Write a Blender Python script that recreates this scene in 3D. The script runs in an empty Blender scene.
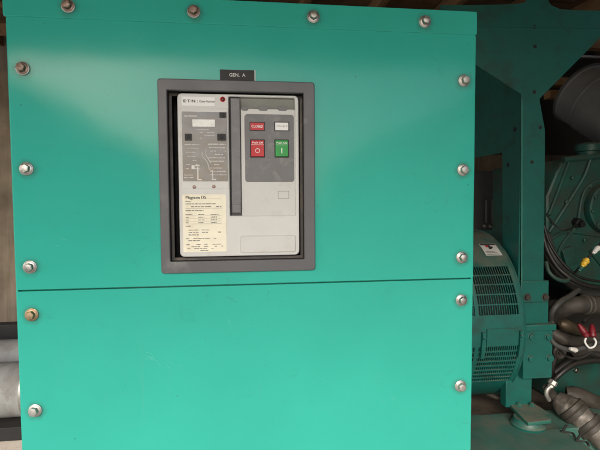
import bpy, bmesh, math, random
from mathutils import Vector, Matrix, Euler, noise as mnoise
random.seed(7)
SC = bpy.context.scene
COL = SC.collection
R = math.radians
# ------------------------------------------------------------------ camera
CAM_LOC = Vector((0.5167, -1.0818, 0.1958))
CAM_ROT = Euler((math.pi/2-0.04965, 0.006318, -0.12056), 'XYZ')
F = 450.0
cam = bpy.data.cameras.new('camera'); cam.lens = 27.0; cam.sensor_width = 36.0
cam.clip_start = 0.02; cam.clip_end = 200
co = bpy.data.objects.new('camera', cam); COL.objects.link(co)
co.location = CAM_LOC; co.rotation_euler = CAM_ROT; SC.camera = co
RM = CAM_ROT.to_matrix()

def ray(u, v): return RM @ Vector(((u-300)/F, -(v-225)/F, -1))
def at(u, v, Y):                       # measured photo point -> world point at depth Y
    d = ray(u, v); return CAM_LOC + d*((Y-CAM_LOC.y)/d.y)
def atz(u, v, Z):
    d = ray(u, v); return CAM_LOC + d*((Z-CAM_LOC.z)/d.z)
def rect(u0, v0, u1, v1, Y):
    um, vm = (u0+u1)/2, (v0+v1)/2
    return at(u0, vm, Y).x, at(um, v1, Y).z, at(u1, vm, Y).x, at(um, v0, Y).z

# ------------------------------------------------------------------ materials
def new_mat(name):
    m = bpy.data.materials.new(name); m.use_nodes = True
    return m, m.node_tree.nodes, m.node_tree.links, m.node_tree.nodes['Principled BSDF']
def coords(N, L, scale=(1, 1, 1)):
    g = N.new('ShaderNodeNewGeometry'); mp = N.new('ShaderNodeMapping')
    mp.inputs['Scale'].default_value = scale
    L.new(g.outputs['Position'], mp.inputs['Vector']); return mp.outputs['Vector']
def noise(N, L, vec, scale, detail=4, rough=.55, dist=0):
    n = N.new('ShaderNodeTexNoise'); n.inputs['Scale'].default_value = scale
    n.inputs['Detail'].default_value = detail; n.inputs['Roughness'].default_value = rough
    n.inputs['Distortion'].default_value = dist
    L.new(vec, n.inputs['Vector']); return n.outputs['Fac']
def ramp(N, L, fac, a, b, ca=(0, 0, 0, 1), cb=(1, 1, 1, 1)):
    r = N.new('ShaderNodeValToRGB'); r.color_ramp.elements[0].position = a; r.color_ramp.elements[1].position = b
    r.color_ramp.elements[0].color = ca; r.color_ramp.elements[1].color = cb
    L.new(fac, r.inputs['Fac']); return r.outputs['Color']
def mix(N, L, fac, a, b):
    m = N.new('ShaderNodeMix'); m.data_type = 'RGBA'
    for s, v in ((m.inputs[0], fac), (m.inputs[6], a), (m.inputs[7], b)):
        if isinstance(v, (tuple, list)): s.default_value = (*v[:3], 1)
        elif isinstance(v, (int, float)): s.default_value = v
        else: L.new(v, s)
    return m.outputs[2]
def math_n(N, L, op, a, b):
    m = N.new('ShaderNodeMath'); m.operation = op
    for s, v in ((m.inputs[0], a), (m.inputs[1], b)):
        if isinstance(v, (int, float)): s.default_value = v
        else: L.new(v, s)
    return m.outputs[0]
def bump(N, L, B, h, strength, dist=.002):
    b = N.new('ShaderNodeBump'); b.inputs['Strength'].default_value = strength; b.inputs['Distance'].default_value = dist
    L.new(h, b.inputs['Height']); L.new(b.outputs['Normal'], B.inputs['Normal'])

def simple(name, col, rough=.5, metal=0., var=.12, vscale=12, dirt=None, dirt_amt=.35, dirt_scale=9, bmp=.15, bscale=120, dust=0., spec=.5):
    """paint/plastic/metal with tone variation, dirt patches and dust that lies on upward faces"""
    m, N, L, B = new_mat(name)
    v = coords(N, L)
    n1 = noise(N, L, v, vscale, 5)
    c = mix(N, L, ramp(N, L, n1, .3, .7), tuple(x*(1-var) for x in col), tuple(min(1, x*(1+var)) for x in col))
    if dirt:
        n2 = noise(N, L, v, dirt_scale, 7, .65, .4)
        f = ramp(N, L, n2, .62-dirt_amt*.45, .80-dirt_amt*.2)
        c = mix(N, L, f, c, dirt)
    if dust:
        g = N.new('ShaderNodeNewGeometry'); sx = N.new('ShaderNodeSeparateXYZ'); L.new(g.outputs['Normal'], sx.inputs[0])
        up = ramp(N, L, sx.outputs['Z'], .25, .95)
        f2 = math_n(N, L, 'MULTIPLY', math_n(N, L, 'MULTIPLY', up, dust), ramp(N, L, noise(N, L, v, 14, 6), .25, .6))
        c = mix(N, L, f2, c, (.20, .165, .125))
    L.new(c, B.inputs['Base Color'])
    B.inputs['Metallic'].default_value = metal
    n3 = noise(N, L, v, vscale*2.3, 5)
    rr = N.new('ShaderNodeMapRange'); rr.inputs['To Min'].default_value = max(.03, rough-.1); rr.inputs['To Max'].default_value = min(1, rough+.12)
    L.new(n3, rr.inputs['Value']); L.new(rr.outputs[0], B.inputs['Roughness'])
    B.inputs['Specular IOR Level'].default_value = spec
    if bmp: bump(N, L, B, noise(N, L, v, bscale, 3), bmp, .001)
    return m

def cabinet_paint(name, col):
    m, N, L, B = new_mat(name)
    v = coords(N, L)
    big = noise(N, L, v, 2.6, 4)
    c = mix(N, L, ramp(N, L, big, .3, .7), tuple(x*.94 for x in col), tuple(x*1.05 for x in col))
    # dull fingermarks and dings
    vs = coords(N, L, (1, 1, 1.0))
    n = noise(N, L, vs, 17, 9, .72, 1.2)
    sm = ramp(N, L, n, .58, .68)
    area = ramp(N, L, noise(N, L, v, 3.1, 3), .46, .62)
    c = mix(N, L, math_n(N, L, 'MULTIPLY', math_n(N, L, 'MULTIPLY', sm, area), .33), c, (.035, .19, .135))
    # small dark specks
    vo = N.new('ShaderNodeTexVoronoi'); vo.inputs['Scale'].default_value = 34; L.new(v, vo.inputs['Vector'])
    sp = ramp(N, L, vo.outputs['Distance'], .035, .075, (1, 1, 1, 1), (0, 0, 0, 1))
    sel = ramp(N, L, noise(N, L, v, 21, 2), .58, .63)
    c = mix(N, L, math_n(N, L, 'MULTIPLY', math_n(N, L, 'MULTIPLY', sp, sel), .8), c, (.03, .10, .075))
    # vertical run marks
    vr = coords(N, L, (60, 60, 2.2))
    st = ramp(N, L, noise(N, L, vr, 1.0, 3), .64, .76)
    c = mix(N, L, math_n(N, L, 'MULTIPLY', math_n(N, L, 'MULTIPLY', st, area), .07), c, (.30, .42, .36))
    # thin scratches
    vsx = coords(N, L, (3, 3, 70)); sc = ramp(N, L, noise(N, L, vsx, 1.4, 2, .5, 2.5), .705, .72)
    sc2 = math_n(N, L, 'MULTIPLY', sc, ramp(N, L, noise(N, L, v, 5, 2), .62, .68))
    c = mix(N, L, math_n(N, L, 'MULTIPLY', sc2, .22), c, (.15, .42, .33))
    # grime ringed round the bolts
    g = N.new('ShaderNodeNewGeometry'); dmin = None
    for bx, bz in [(.1311, .635), (.4044, .635), (.6817, .635), (.9569, .635)]+[(x_, z_) for x_ in (.0312, 1.0599) for z_ in (.4962, .2754, .0545, -.0547, -.2775)]:
        d = N.new('ShaderNodeVectorMath'); d.operation = 'DISTANCE'; d.inputs[1].default_value = (bx, -.003, bz-.002)
        L.new(g.outputs['Position'], d.inputs[0])
        dmin = d.outputs['Value'] if dmin is None else math_n(N, L, 'MINIMUM', dmin, d.outputs['Value'])
    halo = ramp(N, L, math_n(N, L, 'ADD', dmin, math_n(N, L, 'MULTIPLY', noise(N, L, v, 70, 4), .016)), .020, .034, (1, 1, 1, 1), (0, 0, 0, 1))
    c = mix(N, L, math_n(N, L, 'MULTIPLY', halo, .5), c, (.055, .10, .07))
    L.new(c, B.inputs['Base Color'])
    rr = N.new('ShaderNodeMapRange'); rr.inputs['To Min'].default_value = .07; rr.inputs['To Max'].default_value = .15
    L.new(noise(N, L, v, 11, 6, .6, .5), rr.inputs['Value']); L.new(rr.outputs[0], B.inputs['Roughness'])
    B.inputs['Specular IOR Level'].default_value = .18
    b1 = N.new('ShaderNodeMath'); b1.operation = 'ADD'
    w = math_n(N, L, 'MULTIPLY', noise(N, L, v, 4.0, 2), .9)
    L.new(w, b1.inputs[0]); L.new(math_n(N, L, 'MULTIPLY', noise(N, L, v, 420, 2), .035), b1.inputs[1])
    bump(N, L, B, b1.outputs[0], .35, .004)
    return m

M = {}
M['cabinet'] = cabinet_paint('teal_cabinet_paint', (.036, .390, .305))
M['green'] = simple('teal_machine_paint', (.008, .112, .092), .42, var=.10, dirt=(.018, .06, .05), dirt_amt=.25, dirt_scale=13, dust=.75, bscale=200, bmp=.1)
M['casting'] = simple('teal_casting_paint', (.010, .080, .062), .5, var=.2, dirt=(.03, .04, .033), dirt_amt=.45, dust=.5, bscale=60, bmp=.5)
M['skid'] = simple('dusty_skid_paint', (.03, .125, .10), .75, var=.15, dirt=(.12, .11, .085), dirt_amt=.3, dirt_scale=7, dust=.22, bmp=.3)
M['footmat'] = simple('dusty_foot_paint', (.02, .12, .09), .7, var=.15, dust=.75, bmp=.3)
M['traydust'] = simple('oily_tray_dust', (.13, .105, .08), .85, var=.3, dirt=(.04, .035, .03), dirt_amt=.4, bmp=.4)
M['pale_edge'] = simple('pale_teal_edge', (.06, .24, .19), .45, bmp=0)
M['scratch'] = simple('scratched_teal', (.20, .50, .42), .6, bmp=0)
M['bezel'] = simple('grey_bezel_plastic', (.088, .088, .094), .42, var=.06, dirt=(.2, .2, .19), dirt_amt=.1, bscale=500, bmp=.12)
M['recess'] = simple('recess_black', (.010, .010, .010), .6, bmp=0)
M['recess_lip'] = simple('recess_lip', (.065, .058, .052), .5, dirt=(.16, .13, .10), dirt_amt=.35, bmp=0)
M['face'] = simple('ivory_plastic', (.57, .572, .548), .38, var=.03, dirt=(.45, .43, .37), dirt_amt=.12, dirt_scale=20, bscale=600, bmp=.06)
M['face2'] = simple('ivory_plastic_bay', (.545, .547, .522), .4, var=.03, dirt=(.45, .43, .37), dirt_amt=.15, dirt_scale=20, bscale=600, bmp=.06)
M['darkgrey'] = simple('charcoal_plastic', (.135, .133, .137), .45, var=.08, dirt=(.19, .185, .175), dirt_amt=.3, dirt_scale=30, bscale=500, bmp=.1)
M['midgrey'] = simple('panel_grey', (.145, .145, .145), .5, var=.06, dirt=(.24, .235, .22), dirt_amt=.25, dirt_scale=28, bscale=500, bmp=.08)
M['baygrey'] = simple('bay_grey', (.20, .205, .18), .55, bmp=0)
M['trip'] = simple('trip_grey_reflection', (.19, .19, .195), .6, var=.25, vscale=30, dirt=(.19, .155, .125), dirt_amt=.5, dirt_scale=28, bmp=0)  # the brown dirt tone paints a reflection into the panel colour
M['white'] = simple('white_label', (.80, .80, .78), .45, var=.02, bmp=0)
M['lcd'] = simple('display_grey', (.60, .62, .58), .25, var=.04, bmp=0)
M['offwhite'] = simple('print_white', (.62, .61, .58), .5, var=.1, bmp=0)
M['ink'] = simple('print_black', (.035, .033, .03), .5, var=.3, vscale=300, bmp=0)
M['inkgrey'] = simple('print_grey', (.22, .21, .17), .5, var=.3, vscale=300, bmp=0)
M['blackp'] = simple('black_plastic', (.008, .008, .009), .55, bmp=0)
M['yellow'] = simple('cream_label', (.80, .76, .60), .5, var=.05, vscale=30, dirt=(.6, .5, .3), dirt_amt=.1, bmp=0)
M['red'] = simple('red_plastic', (.50, .018, .024), .5, var=.06, bmp=0)
M['redlens'] = simple('dark_red_lens', (.11, .008, .008), .15, bmp=0)
M['buttongreen'] = simple('green_plastic', (.02, .30, .055), .5, var=.06, bmp=0)
M['steel'] = simple('zinc_steel', (.40, .385, .36), .36, 1, var=.2, vscale=150, dirt=(.25, .17, .11), dirt_amt=.2, dirt_scale=120, bscale=700, bmp=.2)
M['zinc'] = simple('bright_zinc', (.44, .43, .40), .42, .75, var=.12, vscale=150, dirt=(.4, .34, .27), dirt_amt=.15, dirt_scale=120, bmp=0)
M['yzinc'] = simple('yellow_zinc', (.34, .27, .17), .45, .85, var=.2, vscale=150, dirt=(.3, .15, .06), dirt_amt=.35, dirt_scale=120, bmp=0)
M['rusty'] = simple('tarnished_steel', (.30, .22, .18), .45, .7, var=.3, vscale=200, dirt=(.10, .05, .03), dirt_amt=.4, dirt_scale=150, bmp=.2)
M['hose'] = simple('black_rubber', (.012, .012, .012), .45, dust=.15, bmp=.2)
M['greyhose'] = simple('grey_loom', (.05, .053, .05), .55, dust=.2, bmp=.3, bscale=250)
M['aircan'] = simple('charcoal_canister_paint', (.14, .142, .145), .45, dust=.4, bmp=.3)
M['lagging'] = simple('silver_lagging', (.18, .168, .15), .5, .35, var=.2, dirt=(.07, .055, .042), dirt_amt=.55, dirt_scale=22, bmp=.5, bscale=60)
M['darkpipe'] = simple('dusty_pipe', (.034, .031, .026), .6, var=.2, dirt=(.07, .06, .048), dirt_amt=.4, dirt_scale=22, bmp=.5, bscale=70, dust=.15)
M['pipe'] = simple('grey_pipe', (.34, .34, .325), .7, var=.12, dirt=(.18, .165, .15), dirt_amt=.35, bmp=.3, bscale=60, dust=.3)
M['brass'] = simple('dull_brass', (.13, .10, .065), .55, .6, dirt=(.08, .06, .04), dirt_amt=.4, bmp=.1)
M['yellowp'] = simple('yellow_plastic', (.75, .48, .04), .4, bmp=0)
M['clampred'] = simple('red_rubber', (.17, .010, .018), .4, bmp=0)
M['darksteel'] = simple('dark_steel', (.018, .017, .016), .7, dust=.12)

def wood_mat(name, c1, c2, along=(1.2, 14, 14)):
    m, N, L, B = new_mat(name)
    v = coords(N, L, along)
    n = noise(N, L, v, 3.0, 8, .6, .8)
    c = mix(N, L, ramp(N, L, n, .3, .7), c1, c2)
    c = mix(N, L, ramp(N, L, noise(N, L, coords(N, L), 2.3, 4), .45, .7), c, tuple(x*.5 for x in c1))
    L.new(c, B.inputs['Base Color']); B.inputs['Roughness'].default_value = .8
    bump(N, L, B, n, .4, .002); return m
M['rafter'] = wood_mat('rafter_wood', (.20, .105, .045), (.34, .20, .095), (14, 1.2, 14))
M['deck'] = wood_mat('roof_board_wood', (.13, .07, .032), (.24, .14, .07), (1.2, 14, 14))
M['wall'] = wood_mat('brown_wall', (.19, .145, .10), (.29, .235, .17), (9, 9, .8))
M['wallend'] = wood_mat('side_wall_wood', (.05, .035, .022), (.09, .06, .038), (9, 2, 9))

def concrete():
    m, N, L, B = new_mat('concrete'); v = coords(N, L)
    n = noise(N, L, v, 1.7, 8, .65, .3)
    c = mix(N, L, ramp(N, L, n, .3, .7), (.33, .285, .235), (.50, .45, .385))
    c = mix(N, L, ramp(N, L, noise(N, L, v, 40, 5), .55, .75), c, (.17, .15, .12))
    L.new(c, B.inputs['Base Color']); B.inputs['Roughness'].default_value = .85
    bump(N, L, B, noise(N, L, v, 60, 6), .3, .003); return m
M['concrete'] = concrete()

M['yardwall'] = simple('yard_wall_render', (.46, .45, .42), .85, var=.2, vscale=2, dirt=(.25, .24, .22), dirt_amt=.4, dirt_scale=2)
# clear scuffed polycarbonate
def clear_cover():
    m, N, L, B = new_mat('scuffed_clear_cover')
    tr = N.new('ShaderNodeBsdfTransparent'); gl = N.new('ShaderNodeBsdfGlossy'); df = N.new('ShaderNodeBsdfDiffuse')
    gl.inputs['Roughness'].default_value = .12; df.inputs['Color'].default_value = (.6, .57, .52, 1)
    v = coords(N, L)
    f = math_n(N, L, 'MULTIPLY', ramp(N, L, noise(N, L, v, 26, 8, .7, 1.5), .48, .66), .08)
    m1 = N.new('ShaderNodeMixShader'); m2 = N.new('ShaderNodeMixShader'); fr = N.new('ShaderNodeFresnel'); fr.inputs['IOR'].default_value = 1.22
    L.new(f, m1.inputs[0]); L.new(tr.outputs[0], m1.inputs[1]); L.new(df.outputs[0], m1.inputs[2])
    L.new(fr.outputs[0], m2.inputs[0]); L.new(m1.outputs[0], m2.inputs[1]); L.new(gl.outputs[0], m2.inputs[2])
    L.new(m2.outputs[0], N['Material Output'].inputs['Surface']); return m
M['clear'] = clear_cover()

# ------------------------------------------------------------------ mesh helpers
class MB:
    def __init__(s): s.bm = bmesh.new()
    def merge(s, b, flat=False):
        b.normal_update()
        for f in b.faces:
            n = f.normal; f.smooth = not (flat and max(abs(n.x), abs(n.y), abs(n.z)) > .9995)
        me = bpy.data.meshes.new('t'); b.to_mesh(me); b.free(); s.bm.from_mesh(me); bpy.data.meshes.remove(me); return s
    def box(s, x0, y0, z0, x1, y1, z1, bev=0., mat=None, seg=2):
        b = bmesh.new(); bmesh.ops.create_cube(b, size=1)
        for v in b.verts: v.co = Vector(((x0+x1)/2+v.co.x*(x1-x0), (y0+y1)/2+v.co.y*(y1-y0), (z0+z1)/2+v.co.z*(z1-z0)))
        if bev: bmesh.ops.bevel(b, geom=list(b.edges), offset=bev, segments=seg, profile=.5, affect='EDGES')
        if mat is not None: bmesh.ops.transform(b, matrix=mat, verts=b.verts)
        return s.merge(b, True)
    def prism(s, pts, y0, y1, bev=0.):      # pts = (x,z) polygon extruded in y
        b = bmesh.new()
        vs = [b.verts.new((x, y0, z)) for x, z in pts]; f = b.faces.new(vs)
        r = bmesh.ops.extrude_face_region(b, geom=[f])
        for v in r['geom']:
            if isinstance(v, bmesh.types.BMVert): v.co.y = y1
        bmesh.ops.recalc_face_normals(b, faces=b.faces)
        if bev: bmesh.ops.bevel(b, geom=list(b.edges), offset=bev, segments=2, profile=.5, affect='EDGES')
        return s.merge(b, True)
    def zprism(s, pts, z0, z1, bev=0.):      # pts = (x,y)
        b = bmesh.new(); vs = [b.verts.new((x, y, z0)) for x, y in pts]; f = b.faces.new(vs)
        r = bmesh.ops.extrude_face_region(b, geom=[f])
        for v in r['geom']:
            if isinstance(v, bmesh.types.BMVert): v.co.z = z1
        bmesh.ops.recalc_face_normals(b, faces=b.faces)
        if bev: bmesh.ops.bevel(b, geom=list(b.edges), offset=bev, segments=2, profile=.5, affect='EDGES')
        return s.merge(b, True)
    def rprism(s, x0, z0, x1, z1, r, yf, yb, bev=.0008):   # rounded rectangle, front at yf
        pts = rr_pts(x0, z0, x1, z1, r)
        b = bmesh.new()
        loops = [(bev, yf), (bev*.3, yf+bev*.3), (0, yf+bev), (0, yb)]
        cx, cz = (x0+x1)/2, (z0+z1)/2
        rings = []
        for ins, y in loops:
            kx, kz = 1-2*ins/(x1-x0), 1-2*ins/(z1-z0)
            rings.append([b.verts.new((cx+(x-cx)*kx, y, cz+(z-cz)*kz)) for x, z in pts])
        n = len(pts)
        for a, c in zip(rings[:-1], rings[1:]):
            for i in range(n): b.faces.new((a[i], a[(i+1) % n], c[(i+1) % n], c[i]))
        b.faces.new(rings[0]); b.faces.new(rings[-1][::-1])
        bmesh.ops.recalc_face_normals(b, faces=b.faces); return s.merge(b, True)
    def ring(s, o, ro, i, ri, yf, yb, bev=.0015):          # frame with a hole; o,i = (x0,z0,x1,z1)
        po, pi = rr_pts(*o, ro), rr_pts(*i, ri)
        b = bmesh.new(); n = len(po)
        def lp(p, rc, ins, y):
            x0, z0, x1, z1 = rc; cx, cz = (x0+x1)/2, (z0+z1)/2
            return [b.verts.new((cx+(x-cx)*(1-2*ins/(x1-x0)), y, cz+(z-cz)*(1-2*ins/(z1-z0)))) for x, z in p]
        R_ = [lp(po, o, 0, yb), lp(po, o, 0, yf+bev), lp(po, o, bev*.3, yf+bev*.3), lp(po, o, bev, yf), lp(pi, i, -bev, yf), lp(pi, i, -bev*.3, yf+bev*.3), lp(pi, i, 0, yf+bev), lp(pi, i, 0, yb)]
        R_.append(R_[0])
        for a, c in zip(R_[:-1], R_[1:]):
            for k in range(n): b.faces.new((a[k], a[(k+1) % n], c[(k+1) % n], c[k]))
        bmesh.ops.recalc_face_normals(b, faces=b.faces); return s.merge(b, True)
    def cyl(s, p0, p1, r0, r1=None, n=32, bev=0., caps=True):
        p0, p1 = Vector(p0), Vector(p1); r1 = r0 if r1 is None else r1
        d = p1-p0; b = bmesh.new()
        bmesh.ops.create_cone(b, cap_ends=caps, segments=n, radius1=r0, radius2=r1, depth=d.length)
        if bev and caps:
            ed = [e for e in b.edges if abs(e.verts[0].co.z-e.verts[1].co.z) < 1e-6]
            bmesh.ops.bevel(b, geom=ed, offset=bev, segments=2, profile=.5, affect='EDGES')
        q = Vector((0, 0, 1)).rotation_difference(d.normalized()).to_matrix().to_4x4()
        bmesh.ops.transform(b, matrix=Matrix.Translation((p0+p1)/2) @ q, verts=b.verts); return s.merge(b)
    def lathe(s, p0, axis, prof, n=40):      # prof = [(dist along axis, radius)]
        p0 = Vector(p0); ax = Vector(axis).normalized(); q = Vector((0, 0, 1)).rotation_difference(ax).to_matrix()
        b = bmesh.new(); rings = []
        for t, r in prof:
            rings.append([b.verts.new(p0+q @ Vector((r*math.cos(a), r*math.sin(a), t))) for a in [2*math.pi*k/n for k in range(n)]])
        for a, c in zip(rings[:-1], rings[1:]):
            for k in range(n): b.faces.new((a[k], a[(k+1) % n], c[(k+1) % n], c[k]))
        b.faces.new(rings[0]); b.faces.new(rings[-1][::-1])
        bmesh.ops.recalc_face_normals(b, faces=b.faces); return s.merge(b)
    def tube(s, pts, r, n=12, sub=8, corr=0, rfun=None):
        P = [Vector(p) for p in pts]; S = []
        if len(P) == 2: S = [P[0].lerp(P[1], t/6) for t in range(7)]
        else:
            Q = [P[0]*2-P[1]]+P+[P[-1]*2-P[-2]]
            for k in range(1, len(Q)-2):
                a, b_, c, d = Q[k-1:k+3]
                for t in range(sub):
                    t = t/sub
                    S.append(.5*((2*b_)+(c-a)*t+(2*a-5*b_+4*c-d)*t*t+(3*b_-a-3*c+d)*t**3))
            S.append(P[-1])
        b = bmesh.new(); rings = []; up = Vector((0, 0, 1)); prev = None
        for k, p in enumerate(S):
            d = (S[min(k+1, len(S)-1)]-S[max(k-1, 0)]).normalized()
            if prev is None: x = d.cross(Vector((.13, .4, .9))).normalized()
            else: x = (prev-d*prev.dot(d)).normalized()
            prev = x; y = d.cross(x)
            rr = r*(1+(corr if k % 2 else 0)); rr = rr*(rfun(k/(len(S)-1)) if rfun else 1)
            rings.append([b.verts.new(p+x*rr*math.cos(a)+y*rr*math.sin(a)) for a in [2*math.pi*j/n for j in range(n)]])
        for a, c in zip(rings[:-1], rings[1:]):
            for k in range(n): b.faces.new((a[k], a[(k+1) % n], c[(k+1) % n], c[k]))
        b.faces.new(rings[0]); b.faces.new(rings[-1][::-1])
        bmesh.ops.recalc_face_normals(b, faces=b.faces); return s.merge(b)
    def ball(s, p, r, sc=(1, 1, 1), n=20):
        b = bmesh.new(); bmesh.ops.create_uvsphere(b, u_segments=n, v_segments=n//2, radius=r)
        for v in b.verts: v.co = Vector(p)+Vector((v.co.x*sc[0], v.co.y*sc[1], v.co.z*sc[2]))
        return s.merge(b)
    def crumple(s, amp, freq):
        s.bm.normal_update()
        for v in s.bm.verts: v.co += v.normal*amp*mnoise.noise(v.co*freq)+v.normal*amp*.4*mnoise.noise(v.co*freq*3.1)
        return s
    def text(s, body, x, z, y, size, align='LEFT', bold=0., width=None, mat=None):
        cu = bpy.data.curves.new('t', 'FONT'); cu.body = body; cu.size = size; cu.align_x = align; cu.align_y = 'CENTER'
        cu.extrude = .00015; cu.offset = bold; cu.resolution_u = 3
        o = bpy.data.objects.new('t', cu); COL.objects.link(o); bpy.context.view_layer.update()
        dg = bpy.context.evaluated_depsgraph_get(); me = bpy.data.meshes.new_from_object(o.evaluated_get(dg))
        b = bmesh.new(); b.from_mesh(me); bpy.data.meshes.remove(me); bpy.data.objects.remove(o); bpy.data.curves.remove(cu)
        if width:
            xs = [v.co.x for v in b.verts]; k = width/(max(xs)-min(xs)) if xs else 1
            for v in b.verts: v.co.x *= k
        for v in b.verts: v.co = Vector((x+v.co.x, y-v.co.z, z+v.co.y))
        return s.merge(b)
    def words(s, x, z, y, w, h, rng, gap=.35, fill=1.):      # a row of tiny illegible print: ragged stroke marks
        cx = x
        while cx < x+w:
            L_ = rng.uniform(2.2, 6.5)*h
            if rng.random() < fill:
                e = min(cx+L_, x+w); c = cx
                while c < e:
                    sw = h*rng.uniform(.35, .6); hh = h*rng.uniform(.6, 1.)
                    s.box(c, y-.0001, z-h*.5, min(c+sw, e), y+.0003, z-h*.5+hh); c += sw+h*.16
            cx += L_+h*gap*2
        return s
def rr_pts(x0, z0, x1, z1, r, k=6):
    out = []
    for cx, cz, a0 in ((x1-r, z1-r, 0), (x0+r, z1-r, 90), (x0+r, z0+r, 180), (x1-r, z0+r, 270)):
        for j in range(k+1):
            a = R(a0+90*j/k); out.append((cx+r*math.cos(a), cz+r*math.sin(a)))
    return out

def wloc(p):
    l = Vector((0, 0, 0))
    while p is not None: l += p.location; p = p.parent
    return l
def obj(name, mb, mat, parent=None, loc=None, ang=38, smooth=True):
    """one mesh object; geometry was laid out in world space, its origin becomes its own centre"""
    bm = mb.bm
    bm.normal_update()
    if not smooth:
        for f in bm.faces: f.smooth = False
    if smooth:
        for e in bm.edges:
            if len(e.link_faces) == 2 and e.calc_face_angle(0) > R(ang): e.smooth = False
    if loc is None:
        mn = Vector([min(v.co[i] for v in bm.verts) for i in range(3)]); mx = Vector([max(v.co[i] for v in bm.verts) for i in range(3)])
        loc = (mn+mx)/2
    loc = Vector(loc)
    for v in bm.verts: v.co -= loc
    me = bpy.data.meshes.new(name); bm.to_mesh(me); bm.free()
    me.materials.append(M[mat] if isinstance(mat, str) else mat)
    o = bpy.data.objects.new(name, me); COL.objects.link(o)
    o.parent = parent; o.location = loc-wloc(parent)
    return o
def thing(name, label, cat, loc, group=None):
    o = bpy.data.objects.new(name, None); COL.objects.link(o); o.location = loc; o.empty_display_size = .05
    o['label'] = label; o['category'] = cat
    if group: o['group'] = group
    return o
def tag(o, label, cat, group=None):
    o['label'] = label; o['category'] = cat
    if group: o['group'] = group
    return o
def struct(o, label=None, kind='structure'):
    o['kind'] = kind
    if label: o['label'] = label
    return o

# ================================================================== setting
FZ = -1.15
b = MB()
b.box(-60, -60, FZ-.1, 60, 60, FZ); struct(obj('floor', b, 'concrete', smooth=False), 'tan concrete floor under the machine')
b = MB()
for k in range(36):
    x0 = -3.4+k*.18; b.box(x0, 2.65, FZ, x0+.176, 2.68, 1.485, .003)
o = obj('wall', b, 'wall'); tag(o, 'brown boarded wall behind the generator and the grey pipes', 'wall')
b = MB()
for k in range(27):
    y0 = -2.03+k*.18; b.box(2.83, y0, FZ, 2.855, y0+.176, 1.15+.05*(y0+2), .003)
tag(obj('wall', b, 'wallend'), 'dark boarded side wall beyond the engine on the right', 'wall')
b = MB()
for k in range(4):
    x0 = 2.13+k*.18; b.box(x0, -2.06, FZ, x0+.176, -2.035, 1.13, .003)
tag(obj('wall', b, 'wallend'), 'unseen boarded wall added right of the opening to shade the machinery', 'wall')  # added out of view to block light from the machinery side
for xw, zt, lab in ((-3.6, 2.5, 'tall grey yard wall mirrored dimly on the left of the cabinet paint'), (5.0, 2.25, 'tall grey yard wall mirrored dimly on the right of the cabinet paint')):
    b = MB()
    for k in range(14):
        y0 = -26+k*1.6; b.box(xw-.1, y0, FZ, xw+.1, y0+1.597, zt-.081, .004)
    b.box(xw-.14, -26, zt-.08, xw+.14, -3.6, zt, .005)
    tag(obj('yard_wall', b, 'yardwall'), lab, 'yard wall')
# roof: boards over rafters
RY0, RZ0, RS = -2.0, 1.165, .05
def rz(y): return RZ0+(y-RY0)*RS
roof = thing('roof', 'low timber shed roof of brown boards carried on rafters', 'roof', (0, 0.6, 1.2))
b = MB()
sh = Matrix(((1, 0, 0, 0), (0, 1, 0, 0), (0, RS, 1, RZ0-RY0*RS), (0, 0, 0, 1)))
for k in range(27):
    y0 = RY0+k*.18; b.box(-3.4, y0, .09, 2.9, y0+.177, .11, .002, sh)
obj('roof_boards', b, 'deck', roof)
for k in range(14):
    x = -3.1+k*.44
    b = MB(); b.box(x, RY0+.02, 0, x+.045, 2.75, .088, .003, sh); obj('rafter', b, 'rafter', roof)
b = MB(); b.box(-3.4, RY0-.03, -.03, 2.9, RY0+.0, .12, .004, sh); obj('fascia', b, 'deck', roof)
for y in (.95, 2.1):
    b = MB(); b.box(-3.3, y, -.07, 2.8, y+.045, -.002, .003, sh); obj('purlin', b, 'rafter', roof)

# ================================================================== control box
W = 1.09
box = thing('control_box', 'teal painted steel control cabinet with a folded lid and bolted front panels', 'control cabinet', (W/2, .19, FZ+.12))
b = MB(); zb, zt = FZ+.25, .606
b.box(-.0025, .0005, zb, .0025, .38, zt, .001); b.box(W-.0025, .0005, zb, W+.0025, .38, zt, .001)
b.box(.0026, .375, zb, W-.0026, .38, zt, .001); b.box(.0026, .016, zb, W-.0026, .3749, zb+.004, .001)
b.ring((.0026, zb+.0041, W-.0026, zt), .001, (.347-.012, .056-.012, .658+.012, .456+.012), .001, .012, .015, .0005)
obj('cabinet_body', b, 'cabinet', box)
b = MB(); b.box(.04, .03, FZ, W-.04, .35, FZ+.249, .002); obj('plinth', b, 'darksteel', box)
HX0, HX1, HZ0, HZ1 = .347, .658, .056, .456        # opening for the breaker
b = MB(); b.ring((0.0005, .0018, W-.0005, .612), .003, (HX0-.01, HZ0-.01, HX1+.01, HZ1+.01), .002, -.0025, .0105, .0012)
obj('upper_panel', b, 'cabinet', box)
b = MB(); b.rprism(.0005, FZ+.255, W-.0005, -.0016, .003, -.0025, .0105, .0007)
obj('lower_panel', b, 'cabinet', box)
b = MB()     # lid: cap with downturned lips
b.rprism(-.006, .6085, W+.0025, .6655, .004, -.0045, .386, .002)
obj('lid', b, 'cabinet', box)
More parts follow.
